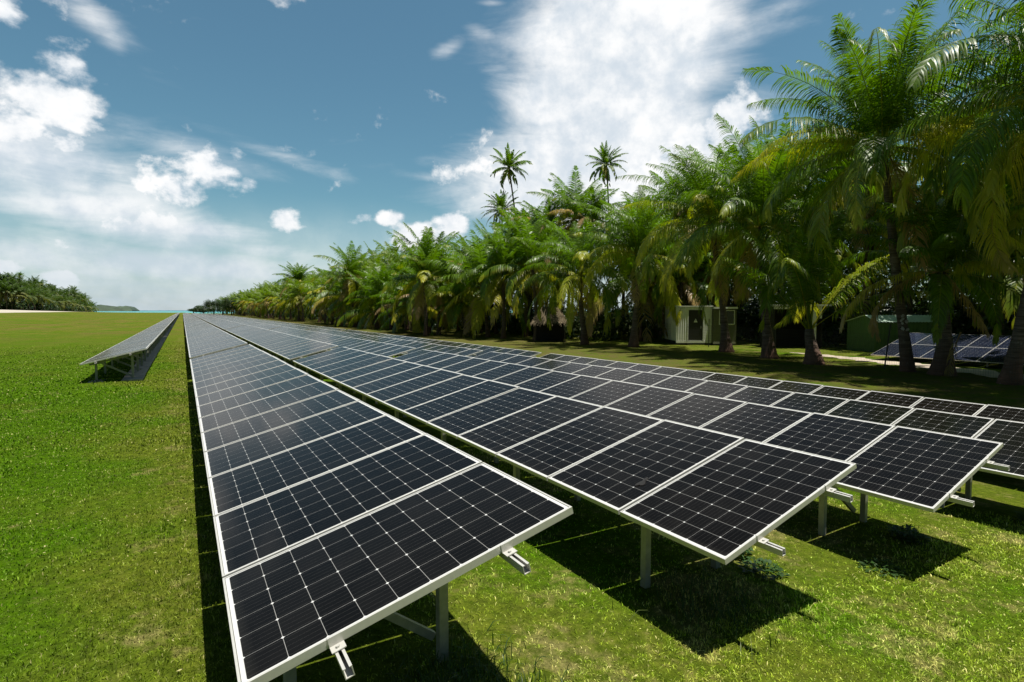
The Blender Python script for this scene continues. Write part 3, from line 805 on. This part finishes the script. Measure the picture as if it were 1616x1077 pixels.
for sgn in (0, 1):
    vs = []
    for i in range(n * 4 + 1):
        u = i / (n * 4); xx = -.12 + (LW + .24) * u; rib = .035 if i % 4 == 0 else 0
        b0, z0_ = (-.05, HW - .03) if sgn == 0 else (1.05, HW - .03)
        vs += [(xx + gd.x * b0, gd.y * b0, z0_ + rib + .02), (xx + gd.x * RB, gd.y * RB, HR + rib + .03)]
    q.add(vs, [(2 * i, 2 * i + 2, 2 * i + 3, 2 * i + 1) for i in range(n * 4)])
q.obj('roof', m_groof, gs)
# cream container at the right edge
x4, y4 = at_px(1572, 0, 44)
cc = thing('white_container', 'cream container with a dark vertical joint behind the low ground array', 'container', (x4, y4, gz(x4, y4)), ANG)
q = MB(); q.box(0, 1.25, 0, 2.4, .15, 2.15); corr(q, 1.2, 1.9, .02, .02, .2, -.004); q.box(1.45, 5, 0, 2.4, .15, 2.15); q.obj('wall', m_white, cc)
MB().box(1.251, 1.449, .02, 2.4, .15, 2.15).obj('joint_post', m_dark, cc)
MB().box(-.1, 5.1, -.15, 2.5, 2.16, 2.30).obj('roof', m_dark, cc)
q = MB(); q.box(1.70, 3.1, -.03, -.002, .3, 1.95)
d_ = q.obj('door', m_white, cc); q = MB(); q.box(1.68, 1.73, -.05, -.032, .3, 1.95); q.box(1.731, 3.1, -.05, -.032, 1.9, 1.95); q.obj('door_trim', m_olive, d_)
# thatched hut
x5, y5 = at_px(868, 0, 50.5)
hu = thing('thatched_hut', 'small open hut under a ragged brown thatched roof in the shade of the palms', 'hut', (x5, y5, gz(x5, y5)), ANG)
hu.scale = (.82, .82, .82)
m_that, t, b = material('thatch')
co = t.new('ShaderNodeTexCoord').outputs['Object']; n = t.noise(t.scalev(co, (14, 14, 2)), 1, 5, .7)
t.set(b.inputs['Base Color'], t.mix(t.maprange(n, .3, .7), (.07, .055, .032), (.20, .155, .09))); b.inputs['Roughness'].default_value = 1
g = np.random.default_rng(3); Vv = []; Ff = []
for s_ in range(2600):
    side = g.integers(0, 4); u = g.random(); v = g.random()
    a = g.uniform(-1, 1); hw, hd = 2.1, 1.7
    top = np.array([a * .9 if side < 2 else (.9 if side == 2 else -.9), 0, 3.9]); 
    if side < 2: bot = np.array([a * hw, -hd if side == 0 else hd, 2.1])
    else: bot = np.array([hw if side == 2 else -hw, a * hd, 2.1])
    p0 = top * (1 - v) + bot * v; dv = (bot - top); dv = dv / np.linalg.norm(dv) + g.normal(0, .12, 3)
    p0[2] += .04 + .05 * g.random(); p1 = p0 + dv * g.uniform(.35, .6)
    w_ = np.array([1, 0, 0]) if side < 2 else np.array([0, 1, 0]); k = len(Vv)
    Vv += [p0 - w_ * .03, p0 + w_ * .03, p1 + w_ * .015, p1 - w_ * .015]; Ff.append((k, k + 1, k + 2, k + 3))
k = len(Vv); Vv += [np.array(p) for p in [(-2.1, -1.7, 2.1), (2.1, -1.7, 2.1), (2.1, 1.7, 2.1), (-2.1, 1.7, 2.1), (-.9, 0, 3.9), (.9, 0, 3.9)]]
quad = Ff + [(k, k + 1, k + 5, k + 4), (k + 2, k + 3, k + 4, k + 5)]
hm_ = np_mesh('thatch_roof', np.array(Vv), [np.array(quad), np.array([(k + 1, k + 2, k + 5), (k + 3, k, k + 4)])], m_that)
link(bpy.data.objects.new('roof', hm_), hu)
m_wood = simple('weathered_timber', (.10, .075, .05), .9, 0, .3, 8)
for a in (-1.7, 1.7):
    for c_ in (-1.35, 1.35): MB().tube([(a, c_, -.2), (a, c_, 2.3)], [.08, .07], 7).obj('post', m_wood, hu)
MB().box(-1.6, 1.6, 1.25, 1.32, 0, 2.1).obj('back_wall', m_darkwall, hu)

# ------------------------------------------------------------------ fence
m_wire = simple('dark_green_wire', (.02, .028, .02), .5)
A = Vector((30.6, 9.2, 0)); B = Vector((36.4, 30.6, 0)); 
A = Vector((28.2, 8.9, 0)); 
fpts = [Vector((26.6, 5.2, 0)), Vector((29.9, 13.35, 0)), Vector((33.0, 21.2, 0)), Vector((35.9, 28.75, 0)), Vector((36.9, 36.0, 0))]
fn = thing('wire_fence', 'dark wire mesh fence on thin posts running behind the front palm trunks', 'fence', (26.6, 5.2, 0))
dn = MB(); o0 = Vector((26.6, 5.2, 0))
for i in range(len(fpts) - 1):
    a, b_ = fpts[i] - o0, fpts[i + 1] - o0; L_ = (b_ - a).length; nn = int(L_ / .10)
    za, zb = gz(*fpts[i][:2]), gz(*fpts[i + 1][:2])
    for k in range(nn):
        p = a.lerp(b_, k / nn); z = za + (zb - za) * k / nn
        dn.bar((p.x, p.y, z + .05), (p.x, p.y, z + 1.75), .005, .005)
    for k in range(9): dn.bar((a.x, a.y, za + .08 + k * .205), (b_.x, b_.y, zb + .08 + k * .205), .005, .005, 0, (0, 0, 1))
dn.obj('wire_mesh', m_wire, fn)
for i, p in enumerate(fpts):
    z = gz(p.x, p.y); a = p - o0; ln = (.22, -.12) if i == 1 else (.03, .02)
    MB().tube([(a.x, a.y, z - .2), (a.x + ln[0], a.y + ln[1], z + (2.25 if i in (1, 3) else 1.9))], [.033, .033], 8).obj('fence_post', m_wire, fn)

# sandy track just past the fence
m_track = simple('track_sand', (.50, .42, .33), .95, 0, .2, 2, .3)
vs = []; fs = []; trk = [(24, -4, .9), (28.6, 4.0, 1.0), (31.2, 8.5, 1.1), (33.2, 13, 1.0), (34.6, 17, .7), (35.6, 20, .35), (36.2, 22, .1)]
pp = []
for i in range(len(trk) - 1):
    for k in range(12):
        u = k / 12; pp.append([trk[i][j] * (1 - u) + trk[i + 1][j] * u for j in range(3)])
for i, (x, y, w_) in enumerate(pp):
    w_ *= 1 + .25 * math.sin(i * 1.3) + .15 * math.sin(i * 3.1); ww = w_ * (1 + .2 * math.sin(i * .9))
    vs += [(x - w_, y + .3, gz(x - w_, y) + .012), (x + ww, y - .3, gz(x + ww, y) + .012)]
MB().add(vs, [(2 * i, 2 * i + 1, 2 * i + 3, 2 * i + 2) for i in range(len(pp) - 1)]).obj('path', m_track)
tag(bpy.data.objects['path'], 'pale sandy track running past the fence', 'path', kind='structure')

# fallen frond leaning against the stout palm
ff = crown_mesh('fallen_frond', 900, nf=0, L=3.4, pairs=34, segs=2, dead=1, mat=m_frond, wid=.05)
for v in ff.vertices: pass
o = link(bpy.data.objects.new('fallen_frond', ff), None, (29.0, 9.9, gz(29, 9.9) + 2.0), (0, 0, 2.2))
tag(o, 'dead brown frond drooping to the ground beside the stout palm', 'dead frond')

# ------------------------------------------------------------------ lawn blades, weeds, petals
m_grass, t, b = material('grass_blades')
c, X, Y, pos, _n = ground_color(t)
vr = t.attr('vary')
c = t.mix(t.maprange(vr, 0, .6, .8, 0), c, (.02, .04, .003)); c = t.mix(t.maprange(vr, .7, 1.0, 0, .6), c, (.32, .38, .10)); c = t.mix(t.maprange(vr, .95, .97, 0, .7), c, (.42, .36, .16))
clump = t.maprange(t.noise(pos, 13, 3, .6), .36, .62, .55, 1.2)
cl_ = t.new('ShaderNodeVectorMath', operation='SCALE'); t.set(cl_.inputs[0], c); t.set(cl_.inputs['Scale'], clump)
gl_ = t.new('ShaderNodeVectorMath', operation='SCALE'); t.set(gl_.inputs[0], cl_.outputs[0]); t.set(gl_.inputs['Scale'], t.maprange(X, .3, 1.5, 1.5, 3.1))
t.set(b.inputs['Base Color'], gl_.outputs[0]); b.inputs['Roughness'].default_value = .5; b.inputs['Specular IOR Level'].default_value = .04
tr = t.new('ShaderNodeBsdfTranslucent'); t.set(tr.inputs[0], gl_.outputs[0]); mx = t.new('ShaderNodeMixShader'); mx.inputs[0].default_value = .3
t.l.new(b.outputs[0], mx.inputs[1]); t.l.new(tr.outputs[0], mx.inputs[2]); t.l.new(mx.outputs[0], m_grass.node_tree.nodes['Material Output'].inputs[0])
def blades(P, h, w, g, spread=.6):
    n = len(P); az = g.random(n) * 2 * np.pi; ln = g.random(n) * spread + .1
    d = np.stack([np.cos(az), np.sin(az), np.zeros(n)], 1); fz = az + np.pi / 2 + g.normal(0, .5, n)
    s = np.stack([np.cos(fz), np.sin(fz), np.zeros(n)], 1) * w[:, None] / 2
    m = P + d * (h * ln * .35)[:, None]; m[:, 2] += h * .6 * (1 - .3 * ln)
    tp = P + d * (h * ln)[:, None]; tp[:, 2] += h * (1.0 - .6 * ln)
    V = np.stack([P - s, P + s, m + s * .8, m - s * .8, tp], 1).reshape(-1, 3)
    i = np.arange(n) * 5
    Q = np.stack([i, i + 1, i + 2, i + 3], 1); T = np.stack([i + 3, i + 2, i + 4], 1)
    return V, Q, T, np.repeat(g.random(n), 5)
g = np.random.default_rng(5)
def in_view(x, y, m=1.45):
    f = x * math.sin(YAW) + y * math.cos(YAW); l = x * math.cos(YAW) - y * math.sin(YAW)
    return (f > .6) & (np.abs(l) < f * .946 * m + .5), f
allV = []; allQ = []; allT = []; allA = []; off = 0
for (r0_, r1_, dens, hh, ww) in [(0, 5.2, 3600, .030, .0056), (5.2, 9.5, 1500, .032, .0085), (9.5, 17, 380, .036, .015), (17, 44, 80, .046, .032)]:
    area = (2 * r1_) ** 2 * .9; n = int(area * dens)
    x = g.uniform(-r1_ * 1.0, r1_ * 1.2 if r0_ < 9 else .5, n); y = g.uniform(-.5, r1_ * 1.25, n)
    ok, f = in_view(x, y); rad = np.hypot(x, y)
    ok &= (rad >= r0_ * (1 + .0 * f)) & (rad < r1_)
    keep = g.random(n)
    under = (x > .3) & (x < 13) & (y > 2.6)          # sparse below the tables
    ok &= ~under | (keep < .35)
    if r0_ >= 17: ok &= keep < (44 - rad) / 27
    x = x[ok]; y = y[ok]
    if r0_ >= 9.5: # only the open lawn left of the rows is seen that far
        q = (x < .4); x = x[q]; y = y[q]
    nz = np.sin(x * 2.3 + 1.1 * np.sin(y * 1.7)) * np.sin(y * 2.9 + np.sin(x * 3.1))
    hgt = hh * (1 + .35 * nz) * g.uniform(.5, 1.25, len(x))
    # longer grass in the shade edges by the tables
    tall = ((np.abs(x - .1) < .35) | ((x > .6) & (y > 1.9) & (y < 2.9)) | under[ok][:len(x)] if False else (np.abs(x - .1) < .35) | ((x > .6) & (y > 2.0) & (y < 3.0)))
    hgt = np.where(tall, hgt * g.uniform(.9, 1.5, len(x)), hgt)
    P = np.stack([x, y, ground_z(x, y) - .004], 1)
    V_, Q_, T_, A_ = blades(P, hgt, ww * g.uniform(.7, 1.3, len(x)), g, .9)
    allV.append(V_); allQ.append(Q_ + off); allT.append(T_ + off); allA.append(A_); off += len(V_)
go = link(bpy.data.objects.new('grass', np_mesh('grass', np.concatenate(allV), [np.concatenate(allQ), np.concatenate(allT)], m_grass, {'vary': np.concatenate(allA)})))
tag(go, 'short green lawn grass with dry yellowish patches', 'grass', kind='stuff')
print('blades', off // 5)
# longer dark tufts of grass by the first row's end post
m_tuft = leaf_material('long_grass_leaf', (.035, .085, .014), (.20, .20, .06), (.25, .2, .1), .3, .5)
def tuft(x, y, n, h, label, seed, r=.18, group=None):
    g = np.random.default_rng(seed); px = x + g.normal(0, r, n); py = y + g.normal(0, r, n)
    P = np.stack([px - x, py - y, ground_z(px, py) - gz(x, y)], 1)
    V_, Q_, T_, A_ = blades(P, h * g.uniform(.4, 1.15, n), .006 * g.uniform(.7, 1.5, n), g, 1.0)
    o = link(bpy.data.objects.new('grass_tuft', np_mesh('grass_tuft', V_, [Q_, T_], m_tuft, {'vary': A_, 'age': A_ * .5})), None, (x, y, gz(x, y)))
    return tag(o, label, 'grass tuft', group, 'stuff')
tuft(1.42, 2.85, 300, .15, 'tall dark tuft of grass at the foot of the first row end post', 1, .16)
tuft(1.52, 2.55, 240, .14, 'ragged grass tuft at the shadow edge just right of the first row end post', 2, .15)
tuft(1.15, 2.55, 300, .20, 'grass tuft in deep shade under the first panel near the rail stub', 3, .2)
tuft(3.5, 2.75, 300, .18, 'grass tuft in the shade at the foot of the second row short post', 4, .25)
# leafy weeds
def weed(x, y, n, h, r, label, seed):
    g = np.random.default_rng(seed); V = []; Q = []; A_ = []
    zc = gz(x, y)
    for i in range(n):
        a = g.uniform(0, 6.28); rr = r * g.random() ** .6; hx, hy = rr * math.cos(a), rr * math.sin(a)
        hz = h * g.uniform(.15, 1.0) * (1 - .5 * rr / r); base = gz(x + hx, y + hy) - zc
        out = np.array([math.cos(a + g.normal(0, .8)), math.sin(a + g.normal(0, .8)), g.uniform(-.1, .6)]); out /= np.linalg.norm(out)
        L_ = g.uniform(.035, .075); sd = np.cross(out, [0, 0, 1.0]); sd /= np.linalg.norm(sd); w_ = L_ * .28
        p = np.array([hx, hy, base + hz]); k = len(V)
        V += [p, p + out * L_ * .5 + sd * w_, p + out * L_ + np.array([0, 0, -.01]), p + out * L_ * .5 - sd * w_]; Q.append((k, k + 1, k + 2, k + 3)); A_ += [g.random()] * 4
        if i % 4 == 0:
            k = len(V); V += [np.array([hx * .5 - .002, hy * .5, base]), np.array([hx * .5 + .002, hy * .5, base]), p + [.0015, 0, 0], p - [.0015, 0, 0]]; Q.append((k, k + 1, k + 2, k + 3)); A_ += [.3] * 4
    o = link(bpy.data.objects.new('weed', np_mesh('weed', np.array(V), [np.array(Q)], m_tuft, {'vary': A_, 'age': np.array(A_) * .3})), None, (x, y, zc))
    tag(o, label, 'weed')
weed(4.62, 3.35, 300, .20, .16, 'low leafy weed just outside the second row corner shadow', 1)
weed(4.5, 2.95, 160, .10, .18, 'spreading weed at the right edge of the second row shadow', 2)
weed(6.85, 2.75, 300, .15, .16, 'bright leafy weed at the foot of the third row brace', 3)
weed(9.1, 2.25, 320, .22, .20, 'bushy weed in the grass below the fourth row rail end', 4)
weed(5.7, 2.5, 120, .07, .18, 'low weed patch along the front of the third row shadow', 5)
# petals and scattered dry leaves
g = np.random.default_rng(8); n = 420
x = g.uniform(-6, 12, n); y = g.uniform(.8, 11, n); ok, f = in_view(x, y); ok &= (x < .2) | (y < 2.4); x = x[ok]; y = y[ok]; n = len(x)
P = np.stack([x, y, ground_z(x, y) + .028], 1); a = g.normal(size=(n, 3)); a[:, 2] *= .3; a /= np.linalg.norm(a, axis=1)[:, None]
b2 = np.cross(a, [0, 0, 1.0]); s_ = g.uniform(.008, .020, (n, 1))
V_ = np.stack([P - a * s_, P - b2 * s_ * .5, P + a * s_, P + b2 * s_ * .5], 1).reshape(-1, 3)
m_pet = simple('dry_yellow_leaf', (.50, .46, .18), .8, 0, .3, .7)
o = link(bpy.data.objects.new('fallen_leaves', np_mesh('fallen_leaves', V_, [np.arange(n * 4).reshape(n, 4)], m_pet)))
tag(o, 'tiny pale yellow petals and dry leaves scattered over the lawn', 'leaf litter', kind='stuff')

# ------------------------------------------------------------------ sky
SUN_EL, SUN_AZ = 79.0, 140.0   # azimuth clockwise from +Y
w = bpy.data.worlds.new('World'); sc.world = w; w.use_nodes = True
t = NT(w.node_tree); bg = w.node_tree.nodes['Background']
sky = t.new('ShaderNodeTexSky', sky_type='NISHITA'); sky.sun_disc = False
sky.sun_elevation = R(SUN_EL); sky.sun_rotation = R(SUN_AZ); sky.air_density = 1.0; sky.dust_density = 1.2; sky.ozone_density = 2.0; sky.altitude = 0
D = t.new('ShaderNodeTexCoord').outputs['Generated']
D = t.vmath('NORMALIZE', D)
sp = t.new('ShaderNodeSeparateXYZ'); t.set(sp.inputs[0], D)
f1 = t.noise(t.scalev(D, (1, 1, 1.5)), 7.5, 9, .56, .25)            # billows
f2 = t.noise(t.scalev(D, (1, 1, 4.2)), 4.2, 8, .60, .5)           # streaks lying along the horizon
f3 = t.noise(D, 24, 6, .6)
def blob(px, py, rx, ry, rot=0.0, wgt=1.0):
    c = sky_dir(px, py); e1 = (sky_dir(px + 10, py) - sky_dir(px - 10, py)).normalized(); e2 = (sky_dir(px, py - 10) - sky_dir(px, py + 10)).normalized()
    cs, sn = math.cos(R(rot)), math.sin(R(rot)); a = (e1 * cs + e2 * sn); b_ = (e2 * cs - e1 * sn)
    ka = 1 / ((sky_dir(px + rx * cs, py - rx * sn) - c).length); kb = 1 / ((sky_dir(px - ry * sn, py - ry * cs) - c).length)
    u = t.math('SUBTRACT', t.vmath('DOT_PRODUCT', D, tuple(a * ka)), a.dot(c) * ka)
    v = t.math('SUBTRACT', t.vmath('DOT_PRODUCT', D, tuple(b_ * kb)), b_.dot(c) * kb)
    r2 = t.math('ADD', t.math('MULTIPLY', u, u), t.math('MULTIPLY', v, v))
    val = t.math('MULTIPLY', t.math('EXPONENT', t.math('MULTIPLY', r2, -.9)), wgt)
    return val
def front(v): return t.math('MULTIPLY', v, t.math('GREATER_THAN', t.vmath('DOT_PRODUCT', D, tuple(FWD)), .1))
def union(bl):
    acc = None
    for b_ in bl:
        v = blob(*b_); acc = v if acc is None else t.math('MAXIMUM', acc, v)
    return acc
CUM = [(105, 105, 62, 42), (85, 160, 85, 60), (30, 225, 75, 80), (100, 230, 60, 30), (343, 270, 62, 50, -25), (290, 300, 48, 30), (366, 238, 22, 34), (395, 290, 26, 16),
       (447, 345, 26, 24, -25), (566, 347, 26, 14, 20), (618, 345, 30, 14, 15), (660, 372, 60, 26), (712, 352, 34, 36), (1150, 190, 52, 62, -35, 1.25), (1085, 235, 85, 50, 0, 1.25),
       (225, 362, 95, 34), (150, 392, 90, 22), (290, 388, 60, 22), (8, 22, 34, 30), (-10, 420, 60, 20), (95, 440, 45, 18), (900, 330, 170, 75), (1010, 290, 110, 70)]
WSP = [(985, 40, 165, 95, 0, 1.7), (965, 140, 165, 85, 10, 1.7), (950, 220, 180, 65, 5, 1.6), (930, 300, 200, 60, 3, 1.5), (1110, 90, 90, 120, -20, .62), (1200, 15, 90, 25, 0, .5), (1180, 170, 90, 70, 0, .35),
       (60, 265, 210, 75, -5, .78), (170, 340, 260, 60, -8, .80), (280, 425, 360, 45, 0, .82), (60, 400, 240, 60, 0, .82), (430, 400, 200, 28, -6, .55), (330, 250, 140, 30, -10, .45), (440, 245, 120, 16, -14, .40), (720, 285, 80, 12, -5, .42),
       (150, 28, 75, 28, -30, .52), (180, 60, 30, 25, -30, .5), (705, 78, 34, 14, 25, .46), (765, 52, 40, 16, -15, .46), (790, 108, 40, 12, 0, .42), (780, 5, 36, 8, 0, .5)]
cum = front(union(CUM)); wsp = front(union(WSP))
dens_c = t.maprange(t.math('ADD', cum, t.math('ADD', t.math('MULTIPLY', t.math('SUBTRACT', f1, .5), 3.4), t.math('MULTIPLY', t.math('SUBTRACT', f3, .5), 1.3))), .37, .98, 0, 1, True)
dens_w = t.maprange(t.math('ADD', wsp, t.math('ADD', t.math('MULTIPLY', t.math('SUBTRACT', f2, .5), 1.1), t.math('MULTIPLY', t.math('SUBTRACT', f1, .5), .35))), .14, .95, 0, .97, True)
# clouds over the rest of the sky, behind and above the photographer
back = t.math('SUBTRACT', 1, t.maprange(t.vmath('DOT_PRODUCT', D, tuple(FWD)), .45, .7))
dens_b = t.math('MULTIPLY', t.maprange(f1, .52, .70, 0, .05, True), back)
low = t.math('MULTIPLY', t.maprange(sp.outputs[2], -.02, .20, 1.0, 0, True), t.maprange(t.vmath('DOT_PRODUCT', D, tuple(sky_dir(300, 450))), .2, .8, .15, 1))
hazy = t.math('MULTIPLY', low, t.maprange(f2, .3, .62, .6, 1.0))
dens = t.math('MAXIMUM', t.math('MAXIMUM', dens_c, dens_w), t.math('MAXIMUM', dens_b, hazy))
shade = t.math('ADD', t.math('MULTIPLY', f1, .6), t.math('MULTIPLY', f3, .4))
ccol = t.mix(t.maprange(shade, .38, .60, 0, 1, True), (.64, .71, .78), (.97, .97, .97))
skyc = t.mix(1.0, sky.outputs[0], (.86, 1.24, 1.13), 'MULTIPLY')
K = 13.0
cl = t.new('ShaderNodeVectorMath', operation='SCALE'); t.set(cl.inputs[0], ccol); cl.inputs['Scale'].default_value = K * .97
deep = t.maprange(t.vmath('DOT_PRODUCT', D, tuple(FWD)), -.1, .55, .30, 1, True)  # sky dimmed behind the camera, added to cut fill light on the palms
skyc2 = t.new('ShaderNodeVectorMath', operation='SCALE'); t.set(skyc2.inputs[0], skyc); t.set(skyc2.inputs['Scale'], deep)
ccol2 = t.mix(t.math('MULTIPLY', hazy, .8), cl.outputs[0], tuple(K * .90 * x for x in (.50, .615, .69)))
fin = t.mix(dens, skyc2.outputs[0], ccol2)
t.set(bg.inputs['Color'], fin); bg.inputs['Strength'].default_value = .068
w.cycles.sampling_method = 'MANUAL'; w.cycles.sample_map_resolution = 512

sun_d = bpy.data.lights.new('sun', 'SUN'); sun_d.energy = 4.9; sun_d.angle = R(.5); sun_d.color = (1, .955, .88)
sun = link(bpy.data.objects.new('sun', sun_d))
el, az = R(SUN_EL), R(SUN_AZ)
to_sun = Vector((math.sin(az) * math.cos(el), math.cos(az) * math.cos(el), math.sin(el)))
sun.rotation_euler = to_sun.to_track_quat('Z', 'Y').to_euler()
sun.location = (0, 0, 40)

sc.view_settings.view_transform = 'Standard'; sc.view_settings.look = 'None'
sc.view_settings.exposure = .32; sc.view_settings.gamma = 1
sc.render.engine = 'CYCLES'
sc.cycles.max_bounces = 6; sc.cycles.diffuse_bounces = 1; sc.cycles.glossy_bounces = 3; sc.cycles.transmission_bounces = 2; sc.cycles.transparent_max_bounces = 6
sc.cycles.use_denoising = True
sc.cycles.caustics_reflective = False; sc.cycles.caustics_refractive = False
